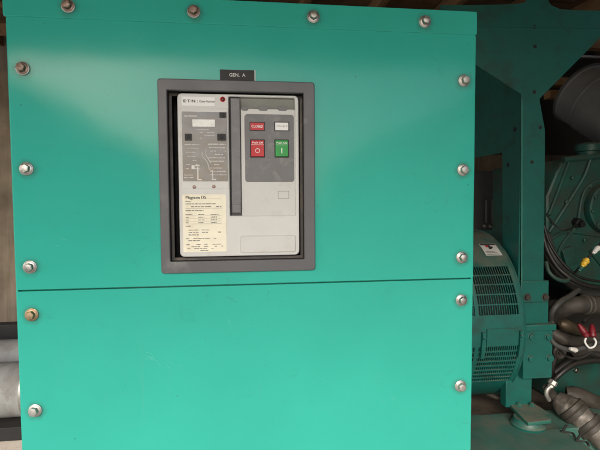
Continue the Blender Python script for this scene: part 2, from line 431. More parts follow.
# bezel
B0 = (.3206, .0325, .6829, .4807)
inn = rect(168.5, 91.5, 304, 260.5, -.012)
b = MB(); b.ring(B0, .007, inn, .002, -.012, -.003, .002); bez = obj('bezel', b, 'bezel', box)
b = MB(); b.ring((inn[0]-.004, inn[1]-.004, inn[2]+.004, inn[3]+.004), .001, (inn[0]+.006, inn[1]+.006, inn[2]-.006, inn[3]-.006), .001, .018, .024, .0008)
obj('recess_lip', b, 'recess_lip', bez)
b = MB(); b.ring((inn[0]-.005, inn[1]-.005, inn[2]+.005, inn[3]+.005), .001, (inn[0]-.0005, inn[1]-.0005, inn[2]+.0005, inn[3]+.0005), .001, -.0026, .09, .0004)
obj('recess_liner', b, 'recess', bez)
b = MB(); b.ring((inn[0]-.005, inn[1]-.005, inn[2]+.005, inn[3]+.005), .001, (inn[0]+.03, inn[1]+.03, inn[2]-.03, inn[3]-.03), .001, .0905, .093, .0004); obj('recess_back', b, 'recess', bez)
# name plate
x0, z0, x1, z1 = rect(220, 70, 254.3, 80.2, -.005)
z0 = .4815
b = MB(); b.box(x0, -.0062, z0, x1, -.0027, z1, .0003); pl = obj('nameplate', b, 'blackp', box); pl['label'] = 'small black engraved plate reading GEN. A'
b = MB(); b.text('GEN.  A', (x0+x1)/2, (z0+z1)/2, -.0063, .0108, 'CENTER', .0001); obj('lettering', b, 'offwhite', pl)
b = MB(); b.box(x1+.0002, -.005, z0, x1+.0028, -.0027, z1+.001, .0003); obj('plate_edge', b, 'offwhite', pl)

b = MB(); rg = random.Random(11)
for (u, v, n_, L_) in ((150, 355, 7, 9), (172, 366, 4, 6), (232, 322, 3, 5), (120, 92, 3, 4), (386, 396, 3, 7), (60, 240, 2, 6)):
    for k in range(n_):
        u0, v0 = u+rg.uniform(-6, 6), v+rg.uniform(-5, 5); an = rg.uniform(.2, 1.0); l = L_*rg.uniform(.3, 1)
        p0, p1 = at(u0, v0, -.0025), at(u0+l*math.cos(an), v0+l*math.sin(an), -.0025); mid = (p0+p1)/2+Vector((rg.uniform(-.001, .001), 0, rg.uniform(-.001, .001)))
        b.tube([p0, mid, p1], .00022, 4, 3)
o = obj('paint_scratch', b, 'scratch', box); o['label'] = 'fine pale scratches in the teal paint'; o['kind'] = 'stuff'
# bolts
def hexhead(b, y0, y1, r, a):
    pts = [(r*math.cos(a+k*math.pi/3), r*math.sin(a+k*math.pi/3)) for k in range(6)]
    b.prism(pts, y1, y0, .0011)
protos = {}
def bolt(x, z, mat, wmat, base=-.003, label=None, wr=.0148, hr=.0098, hh=.0125):
    key = (mat, wmat, wr)
    if key not in protos:
        w = MB(); w.lathe((0, -.0001, 0), (0, -1, 0), [(0, wr*.97), (.0004, wr), (.0018, wr), (.0024, wr*.95), (.0026, wr*.72)], 32)
        h = MB(); h.lathe((0, -.0026, 0), (0, -1, 0), [(0, hr*1.3), (.0010, hr*1.33), (.0024, hr*1.08)], 28)
        hexhead(h, -.0024, -.0024-hh, hr, 0); h.lathe((0, -.0022-hh, 0), (0, -1, 0), [(0, hr*.74), (.0006, hr*.70), (.001, hr*.5)], 24)
        wo = obj('washer', w, wmat, None, (0, 0, 0)); ho = obj('bolt', h, mat, None, (0, 0, 0), 30)
        protos[key] = (wo.data, ho.data)
        bpy.data.objects.remove(wo); bpy.data.objects.remove(ho)
    wd, hd = protos[key]
    h = bpy.data.objects.new('bolt', hd); w = bpy.data.objects.new('washer', wd)
    COL.objects.link(h); COL.objects.link(w); h.parent = box; w.parent = h
    h.location = Vector((x, base, z))-wloc(box); h.rotation_euler = (R(random.uniform(-3, 3)), random.uniform(0, 1), R(random.uniform(-3, 3)))
    if label: h['label'] = label
    return h
for x, m_ in ((.1311, 'rusty'), (.4044, 'rusty'), (.6817, 'steel'), (.9569, 'steel')): bolt(x, .635, m_, 'zinc', -.0047)
for z, m_ in ((.4962, 'rusty'), (.2754, 'steel'), (.0545, 'steel'), (-.0547, 'yzinc'), (-.2775, 'zinc')):
    bolt(.0312, z, m_, 'yzinc' if m_ == 'yzinc' else 'zinc', label='yellow zinc plated bolt' if m_ == 'yzinc' else None)
for z, m_ in ((.4962, 'zinc'), (.2754, 'zinc'), (.0545, 'steel'), (-.0547, 'steel'), (-.2775, 'zinc')): bolt(1.0599, z, m_, 'zinc')

# ================================================================== circuit breaker
YF = .003
fx0, fz0, fx1, fz1 = rect(178.5, 94.3, 299, 256, YF)
brk = thing('circuit_breaker', 'ivory and grey circuit breaker front with red and green push buttons, set in the cabinet', 'circuit breaker', ((fx0+fx1)/2, .12, fz0))
b = MB(); b.box(fx0+.006, YF+.0125, fz0+.006, fx1-.006, .26, fz1-.006, .002); obj('housing', b, 'darkgrey', brk)
s0, sz0, s1, sz1 = rect(229.3, 97.3, 295, 215.5, YF)
b = MB(); b.ring((fx0, fz0, fx1, fz1), .011, (s0, sz0, s1, sz1), .002, YF, YF+.0122, .0022); obj('faceplate', b, 'face', brk)
# right bay: raised module
m0, mz0, m1, mz1 = rect(241.3, 109, 295.2, 215.8, YF)
b = MB(); b.rprism(m0, mz0, m1, mz1, .003, YF+.0004, YF+.0122, .001); obj('button_module', b, 'face2', brk)
b = MB(); b.box(s0+.0275, YF+.0095, m1*0+mz1+.0005, s1-.0005, YF+.0121, sz1-.0008, .0003); obj('bay_back', b, 'baygrey', brk)
for (u0, u1) in ((241.6, 248), (258.6, 267.6), (278, 287.2)):
    x0, z0, x1, z1 = rect(u0, 106.6, u1, 110.2, YF)
    b = MB(); b.box(x0, YF-.0003, z0, x1, YF+.006, z1, .0004); b.box(x0+.002, YF-.0006, z0-.0012, x1-.002, YF+.004, z0+.0006, .0003); obj('latch_tab', b, 'darkgrey', brk)
# charging handle
h0, hz0, h1, hz1 = rect(231.2, 98, 240.6, 213.4, YF-.003)
b = MB(); b.box(h0, YF-.0035, hz0, h1, YF+.0115, hz1, .0015); b.box(h0+.001, YF-.006, hz0+.002, h1-.001, YF-.003, hz0+.022, .001)
obj('charging_handle', b, 'darkgrey', brk)
b = MB(); b.box(s0+.0008, YF+.008, sz0+.0008, h0-.0006, YF+.0121, sz1-.001); obj('handle_slot', b, 'recess', brk)
# button panel
x0, z0, x1, z1 = rect(244.8, 114.5, 294, 182, YF)
b = MB(); b.rprism(x0, z0, x1, z1, .0075, YF-.0012, YF+.0003, .0006); bp = obj('button_panel', b, 'midgrey', brk)
def framed(name, u0, v0, u1, v1, mat, yf, fr=.0017):
    x0, z0, x1, z1 = rect(u0, v0, u1, v1, YF-.002)
    f = MB(); f.ring((x0-fr, z0-fr, x1+fr, z1+fr), .0015, (x0, z0, x1, z1), .0006, YF-.0018, YF-.0010, .0003)
    obj('surround', f, 'blackp', bp)
    b = MB(); b.box(x0+.0004, yf, z0+.0004, x1-.0004, YF-.0011, z1-.0004, .0011 if yf < YF-.004 else .0003)
    return obj(name, b, mat, brk), (x0, z0, x1, z1)
o, q = framed('status_flag', 250.3, 122.6, 264.3, 130.2, 'red', YF-.0019)
b = MB(); b.text('CLOSED', (q[0]+q[2])/2, (q[1]+q[3])/2, YF-.0020, .0082, 'CENTER', .00012, (q[2]-q[0])*.82); obj('lettering', b, 'white', o)
o, q = framed('spring_flag', 275.0, 122.4, 288.5, 130.4, 'white', YF-.0019)
b = MB(); b.text('Charged', (q[0]+q[2])/2, (q[1]+q[3])/2+.001, YF-.0020, .0055, 'CENTER', 0, (q[2]-q[0])*.8); obj('lettering', b, 'inkgrey', o)
o, q = framed('push_button', 250.8, 140.2, 264.2, 156.8, 'red', YF-.0062); o['label'] = 'red off push button'
b = MB(); cx = (q[0]+q[2])/2; zz = q[1]+(q[3]-q[1])*.72
b.text('Push Off', cx, zz+.0045, YF-.0064, .006, 'CENTER', .0001, (q[2]-q[0])*.82); b.text('O', cx, q[1]+(q[3]-q[1])*.34, YF-.0064, .016, 'CENTER', -.0002)
b.box(q[0]+.001, YF-.0063, zz-.0004, q[2]-.001, YF-.006, zz+.0002); obj('lettering', b, 'white', o)
o, q = framed('push_button', 275.2, 140.2, 288.2, 156.8, 'buttongreen', YF-.0062); o['label'] = 'green on push button'
b = MB(); cx = (q[0]+q[2])/2
b.text('Push On', cx, zz+.0045, YF-.0064, .006, 'CENTER', .0001, (q[2]-q[0])*.82); b.text('I', cx, q[1]+(q[3]-q[1])*.34, YF-.0064, .018, 'CENTER', .0002)
b.box(q[0]+.001, YF-.0063, zz-.0004, q[2]-.001, YF-.006, zz+.0002); obj('lettering', b, 'white', o)
# knock-out square and lower pocket outline
x0, z0, x1, z1 = rect(278, 191, 289, 198.6, YF)
b = MB(); b.ring((x0, z0, x1, z1), .0008, (x0+.0009, z0+.0009, x1-.0009, z1-.0009), .0006, YF-.0001, YF+.002, .0002); obj('knockout', b, 'inkgrey', brk)
x0, z0, x1, z1 = rect(240.5, 235.5, 295.5, 252.3, YF)
b = MB(); b.rprism(x0, z0, x1, z1, .004, YF-.0030, YF-.0001, .0018); obj('pocket_cover', b, 'face2', brk)
# trade label + led
x0, z0, x1, z1 = rect(181.5, 96.8, 215, 106, YF)
b = MB(); b.rprism(x0, z0, x1, z1, .0008, YF-.0008, YF+.0002, .0003); o = obj('maker_label', b, 'white', brk)
b = MB(); b.text('E·T·N', x0+.004, (z0+z1)/2, YF-.0009, .0088, 'LEFT', .0003, .027); b.text('|  Cutler-Hammer', x0+.036, (z0+z1)/2, YF-.0009, .0070, 'LEFT', .0001, .0405)
obj('lettering', b, 'ink', o)
p = at(222.6, 99.4, YF)
b = MB(); b.lathe((p.x, YF, p.z), (0, -1, 0), [(0, .0062), (.001, .0062), (.0014, .0050)], 24); o = obj('lamp_ring', b, 'red', brk)
b = MB(); b.ball((p.x+.0006, YF-.0014, p.z), .0046, (1, .6, 1)); obj('indicator_lens', b, 'redlens', o)
# trip unit
t0, tz0, t1, tz1 = rect(180.6, 108, 229, 189, YF)
b = MB(); b.rprism(t0, tz0, t1-.0012, tz1, .003, YF-.0014, YF+.0002, .0008); tu = obj('trip_unit', b, 'face', brk)
q0, qz0, q1, qz1 = rect(182.3, 112, 227.6, 181.3, YF)
YT = YF-.0022
b = MB(); b.rprism(q0, qz0, q1, qz1, .0015, YT, YF-.0012, .0003); obj('trip_panel', b, 'trip', tu)
x0, z0, x1, z1 = rect(192.5, 119.6, 215, 127, YF)
b = MB(); b.rprism(x0, z0, x1, z1, .0012, YT-.0012, YT+.0002, .0004); obj('display', b, 'lcd', tu)
for (u0, v0, u1, v1) in ((219.5, 112.8, 226.2, 118.2), (185.2, 134.2, 192.3, 140.8), (217.4, 134.2, 226.0, 140.8)):
    x0, z0, x1, z1 = rect(u0, v0, u1, v1, YF)
    b = MB(); b.box(x0, YT-.0056, z0, x1, YT+.0002, z1, .0008); b.lathe(((x0+x1)/2, YT-.0056, (z0+z1)/2), (0, -1, 0), [(0, .0042), (.0008, .004), (.0012, .003)], 20)
    obj('selector_switch', b, 'blackp', tu)
rng = random.Random(3)
b = MB()
def wr(u, v, wpx, hpx, fill=1.):
    p = at(u, v, YT); b.words(p.x, p.z, YT, wpx*.00241, hpx*.00241, rng, fill=fill)
wr(184.3, 115.8, 12, 1.2); wr(184.5, 144.5, 14, 1.0); wr(208, 144, 17, 1.2)
for k in range(9): wr(208+rng.uniform(0, 3), 147.5+k*3.4, 17-rng.uniform(0, 4), .9, .75)
for k in range(6): wr(186+rng.uniform(0, 2), 148+k*4.1, rng.uniform(8, 15), .7, .8)
for k in range(4): wr(196+rng.uniform(0, 4), 129.5+k*2.9, 14, .6, .7)
wr(184, 177.5, 9, 1.0)
def bar(u0, v0, u1, v1):
    x0, z0, x1, z1 = rect(u0, v0, u1, v1, YT); b.box(x0, YT-.0001, z0, x1, YT+.0003, z1)
bar(197.2, 167, 198.4, 180); bar(197.2, 179, 201.8, 180.2); bar(195.2, 165.2, 199.6, 166.2); bar(191.5, 165.2, 194.6, 169)
bar(212, 170, 213, 179.6); bar(212, 178.8, 216.2, 180); bar(184, 174.8, 193, 175.3)
# trip curves
for pts in ([(202, 152), (203, 157), (206, 160), (208, 164), (209, 169), (212, 171)], [(206, 149), (206, 155), (209, 160), (211, 163)]):
    P = [at(u, v, YT-.0001) for u, v in pts]; b.tube(P, .0006, 5, 4)
obj('printing', b, 'offwhite', tu)
b = MB(); b.rprism(q0-.001, qz0-.001, q1+.0004, qz1+.001, .0015, YT-.0052, YT-.0040, .0006); obj('clear_cover', b, 'clear', tu)
for u in (194.4, 213.8):
    p = at(u, 187 if u < 200 else 186.6, YF)
    b = MB(); b.lathe((p.x, YF-.0013, p.z), (0, -1, 0), [(0, .0040), (.0012, .0041), (.0022, .0034), (.0026, .0015)], 20); obj('cover_screw', b, 'rusty', tu)
# rating label
x0, z0, x1, z1 = rect(182.8, 194.3, 226.4, 251.8, YF)
b = MB(); b.rprism(x0, z0, x1, z1, .0035, YF-.0006, YF+.0002, .0002); lb = obj('rating_label', b, 'yellow', brk)
b = MB(); px = (x1-x0)/43.6; pz = (z1-z0)/57.5; YL = YF-.0007

for k in range(3): b.text('Magnum DS', x0+(3+.14*k)*px, z1-3.2*pz, YL-.00004*k, .0100, 'LEFT', 0, 20*px)
def row(dx, dz, w, h=1.0, fill=1.): b.words(x0+dx*px, z1-dz*pz, YL, w*px, h*px, rng, fill=fill)
row(3, 6.8, 6); row(3, 9.4, 30, .9); row(3, 12.2, 36, 1.0, .75); b.box(x0+3*px, YL, z1-13.9*pz, x1-4*px, YL+.0003, z1-13.7*pz)
b.box(x0+22*px, YL, z1-4.6*pz, x1-5*px, YL+.0003, z1-4.4*pz)
row(3, 16, 18)
for k in range(4):
    zz = 20+k*2.7
    row(3, zz, 7 if k == 0 else 3, 1.1); row(15.5, zz, 6, 1.1); row(28, zz, 8 if k == 0 else 6, 1.1)
    b.box(x0+3*px, YL, z1-(zz+1.35)*pz, x1-5*px, YL+.0003, z1-(zz+1.2)*pz)
row(3, 31.5, 5)
for k in range(3): row(5.5, 35.5+k*2.4, 10, .9); row(19, 35.5+k*2.4, 8-k*2, .9, .8)
row(35, 37.8, 3)
for k, (d, w) in enumerate(((3, 33), (5, 12), (3, 5), (3, 36), (3, 37), (4, 30), (17, 8))): row(d, 44+k*2.0, w, .85, .62)
obj('printing', b, 'ink', lb)

# ================================================================== alternator
XC1, YC, ZC, RD = 1.520, .78, -.28, .35
alt = thing('alternator', 'round teal alternator drum with slotted vent screen behind the cabinet', 'alternator', (1.2, YC, ZC-RD))
def cylpt(x, th, r): return Vector((x, YC-r*math.cos(th), ZC+r*math.sin(th)))
def patch(b, x0, x1, a0, a1, r0, r1, n=None):
    """curved slab on the drum from angle a0..a1 (deg above the front)"""
    n = n or max(1, int(abs(a1-a0)/3)); bb = bmesh.new(); rows = []
    for k in range(n+1):
        t = R(a0+(a1-a0)*k/n); rows.append([bb.verts.new(cylpt(x, t, r)) for x, r in ((x0, r1), (x1, r1), (x1, r0), (x0, r0))])
    for a, c in zip(rows[:-1], rows[1:]):
        for j in range(4): bb.faces.new((a[j], a[(j+1) % 4], c[(j+1) % 4], c[j]))
    bb.faces.new(rows[0]); bb.faces.new(rows[-1][::-1]); bmesh.ops.recalc_face_normals(bb, faces=bb.faces); b.merge(bb)
VX0, VX1 = 1.23, 1.505
UP0, UP1 = 10.5, 41; LO0, LO1 = -36, -8.5
b = MB()
patch(b, .62, XC1, UP1, 360+LO0, RD-.006, RD, 90)
patch(b, .62, XC1, LO1, UP0, RD-.006, RD, 12)
for a0, a1 in ((UP0, UP1), (LO0, LO1)):
    patch(b, .62, VX0, a0, a1, RD-.006, RD); patch(b, VX1, XC1, a0, a1, RD-.006, RD)
obj('drum_shell', b, 'green', alt)
b = MB(); b.cyl((.64, YC, ZC), (XC1-.01, YC, ZC), RD-.075, n=64); obj('dark_core', b, 'recess', alt)  # black core stands in for the shade inside the drum
b = MB(); b.lathe((XC1-.004, YC, ZC), (1, 0, 0), [(0, RD-.002), (.006, RD+.004), (.012, RD+.002), (.014, RD-.04), (.02, RD-.06)], 96); obj('end_flange', b, 'green', alt)
b = MB(); b.lathe((.62, YC, ZC), (-1, 0, 0), [(0, RD), (.03, RD-.01), (.06, RD-.06), (.1, .12)], 96); obj('end_bell', b, 'green', alt)
def screen(a0, a1, rows, nx, ribw, barh):
    b = MB()
    for k in range(nx+1):
        x = VX0+(VX1-VX0)*k/nx; patch(b, x-ribw/2, x+ribw/2, a0, a1, RD-.006, RD-.0012)
    for k in range(1, rows):
        a = a0+(a1-a0)*k/rows; patch(b, VX0, VX1, a-barh, a+barh, RD-.0055, RD-.0004, 1)
    patch(b, VX0+.105, VX0+.118, a0, a1, RD-.0055, RD-.0004)
    return b
obj('vent_screen', screen(UP0, UP1, 5, 30, .0022, .38), 'green', alt)
obj('vent_screen', screen(LO0, LO1, 8, 34, .0026, .4), 'green', alt)
# cover plate and clips between the two screens
b = MB(); patch(b, 1.375, 1.497, -7.5, 2.5, RD, RD+.006); o = obj('cover_plate', b, 'green', alt)
for x in (1.362, 1.507):
    b = MB(); patch(b, x-.007, x+.007, -15, 1, RD, RD+.012)
    p = cylpt(x, R(-2), RD+.012); b.lathe(p, (0, -1, -.15), [(0, .006), (.004, .006), (.006, .004)], 12); obj('clip', b, 'green', alt)
# warning label on the drum
b = MB(); patch(b, 1.440, 1.506, 49.5, 61, RD, RD+.0008); wl = obj('warning_label', b, 'offwhite', alt)
b = MB(); patch(b, 1.442, 1.504, 59.4, 60.7, RD+.0008, RD+.0012, 1); patch(b, 1.468, 1.479, 55.3, 59.2, RD+.0008, RD+.0013, 1)
patch(b, 1.475, 1.486, 56.4, 58.0, RD+.0008, RD+.0013, 1)
for k in range(3): patch(b, 1.446, 1.497-.006*k, 50.3+k*1.3, 50.7+k*1.3, RD+.0008, RD+.0012, 1)
obj('printing', b, 'ink', wl)
b = MB(); patch(b, 1.459, 1.469, 57.2, 59.2, RD+.0008, RD+.0013, 1); obj('warning_mark', b, 'red', wl)
# terminal box bits seen above the drum
b = MB(); p0 = at(486, 198, .80); p1 = at(486, 226, .80)
b.box(p0.x-.05, .83, p1.z-.02, p0.x+.05, .95, p0.z+.12, .004); tb = obj('terminal_box', b, 'darksteel', alt)
for u in (485.5, 491): 
    q = at(u, 226.5, .815); b = MB(); b.lathe((q.x, .829, q.z), (0, -1, 0), [(0, .008), (.006, .008), (.009, .005)], 14); obj('stud', b, 'steel', tb)
for u in (486, 492):
    q = at(u, 200, .81); q2 = at(u, 223, .81); b = MB(); b.tube([q, q2], .004, 8); obj('conductor', b, 'greyhose', tb)

# ================================================================== column and gusset
YP = .49
br = thing('support_bracket', 'tall teal steel bracket with a wide triangular top between cabinet and engine', 'bracket', (1.59, YP, -.6))
def P2(pts, Y): return [(lambda p: (p.x, p.z))(at(u, v, Y)) for u, v in pts]
out = [(440, 42), (521.5, 94), (521.5, 150), (521.5, 282), (543.5, 282), (545, 150), (545, 130), (539.5, 99), (600, 38), (628, 11)]
cut = [(575, 10), (560, 9), (551, 5), (546, -4), (545, -14), (531, -14), (530, -4), (525, 2), (516, 4), (470, 5), (440, 5)]
pts = P2(out+cut, YP)
b = MB(); b.prism(pts, YP, YP+.006, .0008); face = obj('gusset_plate', b, 'green', br)
# crease strip across the gusset
c = P2([(440, 24.5), (600, 27), (624, 27.5), (622, 29), (600, 28.6), (440, 26)], YP-.001)
b = MB(); b.prism(c, YP-.0015, YP+.001); obj('fold_line', b, 'green', face)
# side flange runs back from the plate edge, wider at the top
a = at(521.5, 150, YP)
def PY(v, Y, X=a.x): # height of pixel row on the flange plane
    d = ray(503, v); return None
zf = lambda u, v: (CAM_LOC+ray(u, v)*((a.x-CAM_LOC.x)/ray(u, v).x))
fl = [zf(521.5, 92), zf(521.5, 282), zf(503, 282), zf(502.3, 152.5), zf(476, 157.5), zf(462, 160), zf(470, 66), zf(476, 64)]
fl = [Vector((p.x, max(p.y, YP+.0065), p.z)) for p in fl]
bb = bmesh.new(); vs = [bb.verts.new(p) for p in fl]; f = bb.faces.new(vs)
r_ = bmesh.ops.extrude_face_region(bb, geom=[f])
for v in r_['geom']:
    if isinstance(v, bmesh.types.BMVert): v.co.x += .006
bmesh.ops.recalc_face_normals(bb, faces=bb.faces)
b = MB(); b.merge(bb); obj('side_flange', b, 'green', br)
def hole(u, v, Y, r=.007, side=None, parent=face):
    b = MB()
    if side is None: p = at(u, v, Y); b.lathe((p.x, Y-.0008, p.z), (0, 1, 0), [(0, r), (.001, r), (.0015, r*.9)], 16)
    else: p = zf(u, v); b.lathe((p.x-.0008, p.y, p.z), (1, 0, 0), [(0, r), (.001, r), (.0015, r*.9)], 16)
    obj('bolt_hole', b, 'recess', parent)
for u, v in ((534.5, 26.8), (535, 46.5), (534.3, 92), (540.3, 127.5), (532, 162)): hole(u, v, YP)
for u, v in ((515, 129.5), (508, 165)): hole(u, v, YP, .009, 1)
# paler teal strip along the fold
b = MB(); b.tube([at(521.8, 150, YP-.0005), at(521.6, 281, YP-.0005)], .0022, 8); b.tube([at(521.8, 99, YP-.0005), at(521.8, 150, YP-.0005)], .0022, 8)
obj('fold_edge', b, 'pale_edge', face)
# lower bolted plates
x0, z0, x1, z1 = rect(521, 281, 548.5, 329, YP-.008)
b = MB(); b.box(x0, YP-.008, z0, x1, YP+.04, z1, .002); lp = obj('joint_plate', b, 'green', br)
b = MB(); b.box(x0, YP-.0088, (z0+z1)/2+.01, x1, YP-.0075, (z0+z1)/2+.012); obj('seam', b, 'recess', lp)
x0, z0, x1, z1 = rect(523.5, 327, 552.5, 378.5, YP-.022)
b = MB(); b.box(x0, YP-.022, z0, x1, YP+.05, z1, .003); mp_ = obj('mount_plate', b, 'green', br)
x0, z0, x1, z1 = rect(522.5, 324.5, 556, 331, YP-.026)
b = MB(); b.box(x0, YP-.03, z0, x1, YP+.06, z1, .004); obj('mount_lip', b, 'green', mp_)
for (u, v, Y, r, par, mt) in ((527, 297, YP-.008, .0115, lp, 'darkpipe'), (545, 297, YP-.008, .0115, lp, 'darkpipe'), (531, 337, YP-.022, .012, mp_, 'green'), (548, 337, YP-.022, .012, mp_, 'green'), (530.5, 358.5, YP-.022, .013, mp_, 'green'), (549.5, 358, YP-.022, .013, mp_, 'green')):
    p = at(u, v, Y)
    b = MB(); pts = [(p.x+r*math.cos(k*math.pi/3+u), p.z+r*math.sin(k*math.pi/3+u)) for k in range(6)]; b.prism(pts, Y-.011, Y, .0015)
    b.lathe((p.x, Y, p.z), (0, -1, 0), [(0, r*1.25), (.002, r*1.25), (.0025, r*1.1)], 20); obj('mount_bolt', b, mt, par)

# ================================================================== generator feet, skid
SZ = -.64
sk = thing('skid_rail', 'dusty teal steel base rail running under the generator', 'base frame', (1.5, .3, FZ))
b = MB(); b.box(-.2, .405, SZ-.012, 2.8, .55, SZ, .003); b.box(-.2, .41, FZ, 2.8, .43, SZ-.0125, .003); b.box(-.2, .405, FZ+.001, 2.8, .55, FZ+.013, .003); obj('rail', b, 'skid', sk)
b = MB(); p = [atz(u, v, SZ) for u, v in ((440, 418), (500, 417), (508, 421), (518, 432), (560, 432), (576, 440), (604, 462), (604, 500), (440, 500))]
pp = [(q.x, max(q.y, .388+.0)) if False else (q.x, q.y) for q in p]
b.zprism(pp, SZ+.0005, SZ+.010, .002); obj('deck_plate', b, 'skid', sk)
b = MB(); b.box(-.2, .56, -.715, 2.8, 1.1, -.70); b.box(-.2, 1.1, -.715, 2.8, 1.12, -.66, .003); obj('drip_tray', b, 'traydust', sk)
b = MB(); b.box(-.2, 1.2, FZ, 2.8, 1.3, -.66, .004); obj('rear_rail', b, 'skid', sk)
# foot: web, plate and rubber mount
ft = thing('generator_foot', 'teal mounting foot with dusty plate on a round isolator beside the alternator', 'mounting foot', (atz(534, 432, SZ+.01)))
FPZ = -.585
b = MB(); q = [atz(u, v, FPZ) for u, v in ((509, 404), (534, 403), (551.5, 414), (551.5, 420), (528, 422.5))]
b.zprism([(p.x, p.y) for p in q], FPZ-.014, FPZ, .003); obj('foot_plate', b, 'footmat', ft)
x0, z0, x1, z1 = rect(506, 374, 532, 406, .5); b = MB(); b.box(x0, .5, FPZ-.01, x1, .54, -.46, .004); obj('foot_web', b, 'green', ft)
cpt = atz(533, 421, FPZ-.014); b = MB()
b.lathe((cpt.x, cpt.y+.03, SZ+.010), (0, 0, 1), [(0, .058), (.008, .06), (.016, .052), (FPZ-.0145-SZ-.010, .048)], 32); obj('isolator', b, 'green', ft)
for u, v in ((519, 406), (532, 406)):
    q = atz(u, v, FPZ); b = MB(); b.lathe((q.x, q.y, FPZ), (0, 0, 1), [(0, .012), (.004, .012), (.005, .008), (.012, .007)], 6); obj('foot_bolt', b, 'green', ft)

# ================================================================== engine
en = thing('engine', 'dark teal diesel engine casting with ribs and round cover at the right edge', 'engine', (2.2, .95, -.6))
YE = .80
pts = [(546, 196), (556, 172), (563, 160), (580, 157), (640, 152), (640, 300), (600, 296), (575, 292), (556, 268), (546, 240)]
b = MB(); b.prism(P2(pts, YE), YE, YE+.6, .012); blk = obj('timing_case', b, 'casting', en)
def rib(us, r, Y=YE-.004): 
    b = MB(); b.tube([at(u, v, Y) for u, v in us], r, 8); obj('casting_rib', b, 'casting', blk)
rib([(549, 215), (557, 195), (569, 163)], .010); rib([(549, 232), (560, 215), (582, 180), (590, 160)], .009)
rib([(556, 262), (562, 245), (578, 225)], .008); rib([(550, 240), (566, 232), (600, 236)], .007); rib([(577, 225), (585, 190), (610, 175)], .007)
rib([(563, 160), (600, 156)], .014); rib([(590, 250), (606, 270)], .010)
def disc(u, v, r, prof, mat, Y=YE, name='cover', par=None, n=48):
    p = at(u, v, Y); b = MB(); b.lathe((p.x, Y+.01, p.z), (0, -1, 0), [(t, r*k) for t, k in prof], n); return obj(name, b, mat, par or en)
cv = disc(607, 208, .118, [(0, 1), (.035, 1), (.045, .97), (.047, .9), (.038, .86), (.038, .5), (.055, .45), (.055, .2)], 'casting', name='round_cover')
for k in range(10):
    p = at(607, 208, YE); a_ = R(36*k+8); q = (p.x+.104*math.cos(a_), YE-.036, p.z+.104*math.sin(a_))
    b = MB(); b.lathe(q, (0, -1, 0), [(0, .008), (.008, .008), (.010, .005)], 6); obj('cover_bolt', b, 'casting', cv)
p = at(588, 150, YE+.05); b = MB(); b.lathe((p.x, YE+.05, p.z-.04), (0, 0, 1), [(0, .045), (.03, .045), (.034, .055), (.062, .055), (.07, .045), (.075, .02)], 28); obj('filler_cap', b, 'casting', en)
p = at(577, 222, YE-.01); b = MB(); b.lathe((p.x, YE, p.z), (0, -1, -.2), [(0, .022), (.03, .022), (.032, .016), (.05, .014)], 6); obj('sensor', b, 'blackp', en)
for (u, v) in ((552, 222), (566, 202), (572, 178), (590, 186), (584, 240), (561, 250)):
    p = at(u, v, YE); b = MB(); b.lathe((p.x, YE, p.z), (0, -1, 0), [(0, .011), (.01, .011), (.012, .007)], 6); obj('casting_bolt', b, 'casting', blk)
# square boss plate
b = MB(); b.prism(P2([(562, 250), (574, 246), (577, 262), (567, 268)], YE-.02), YE-.022, YE, .003); obj('boss', b, 'casting', blk)
# oil pan and lower block
b = MB(); b.prism(P2([(548, 372), (566, 358), (640, 352), (640, 402), (575, 404), (551, 400)], YE-.06), YE-.06, YE+.5, .010); obj('oil_pan', b, 'casting', en)
b = MB(); b.prism(P2([(540, 300), (640, 298), (640, 356), (566, 360), (545, 352)], YE+.12), YE+.12, YE+.5, .008); obj('crankcase', b, 'darksteel', en)
p = at(575.5, 370, YE-.06); b = MB(); b.lathe((p.x, YE-.06, p.z), (0, -1, 0), [(0, .012), (.012, .012), (.016, .008)], 6); obj('drain_plug', b, 'steel', en)
b = MB(); x0, z0, x1, z1 = rect(500, 340, 640, 384, 1.0); b.box(x0, .98, z0, x1+.2, 1.0, z1, .003); obj('rear_bearer', b, 'casting', en)
b = MB(); q = [at(u, v, YE-.065) for u, v in ((552, 374), (566, 363), (580, 356), (612, 352))]; b.tube(q, .017, 12); obj('pan_rail', b, 'hose', en)

# exhaust / turbo pipe, brown-grey
pi = thing('coolant_pipe', 'thick dusty brown grey pipe with raised bands at the right edge of the engine', 'pipe', at(590, 318, .62))
b = MB(); b.tube([at(549, 327, .70), at(556, 314, .66), at(568, 307, .62), at(585, 304.5, .60), at(625, 306, .60)], .036, 20); obj('pipe_body', b.crumple(.004, 30), 'darkpipe', pi)
for u in (584.5, 588.5):
    p = at(u, 304.5, .60); b = MB(); b.lathe((p.x-.004, .60, p.z), (1, .0, -.02), [(0, .037), (.001, .041), (.006, .041), (.008, .037)], 28); obj('band', b, 'lagging', pi)
p = at(562, 324, .56); b = MB(); b.lathe(p, (1, .1, -.35), [(-.012, .010), (0, .018), (.015, .024), (.04, .022), (.075, .026), (.078, .022), (.11, .022)], 24)
tag(obj('brass_fitting', b, 'brass'), 'dull brass fitting pointing left just under the thick pipe', 'pipe fitting')
b = MB(); b.tube([at(552, 332, .62), at(561, 338, .6), at(577, 340, .6), at(600, 338, .62), at(620, 340, .62)], .024, 14); b.tube([at(575, 352, .66), at(590, 348, .62), at(620, 352, .6)], .04, 16)
tag(obj('engine_hose', b.crumple(.007, 25), 'darkpipe'), 'dusty brown hose below the brass fitting', 'hose')
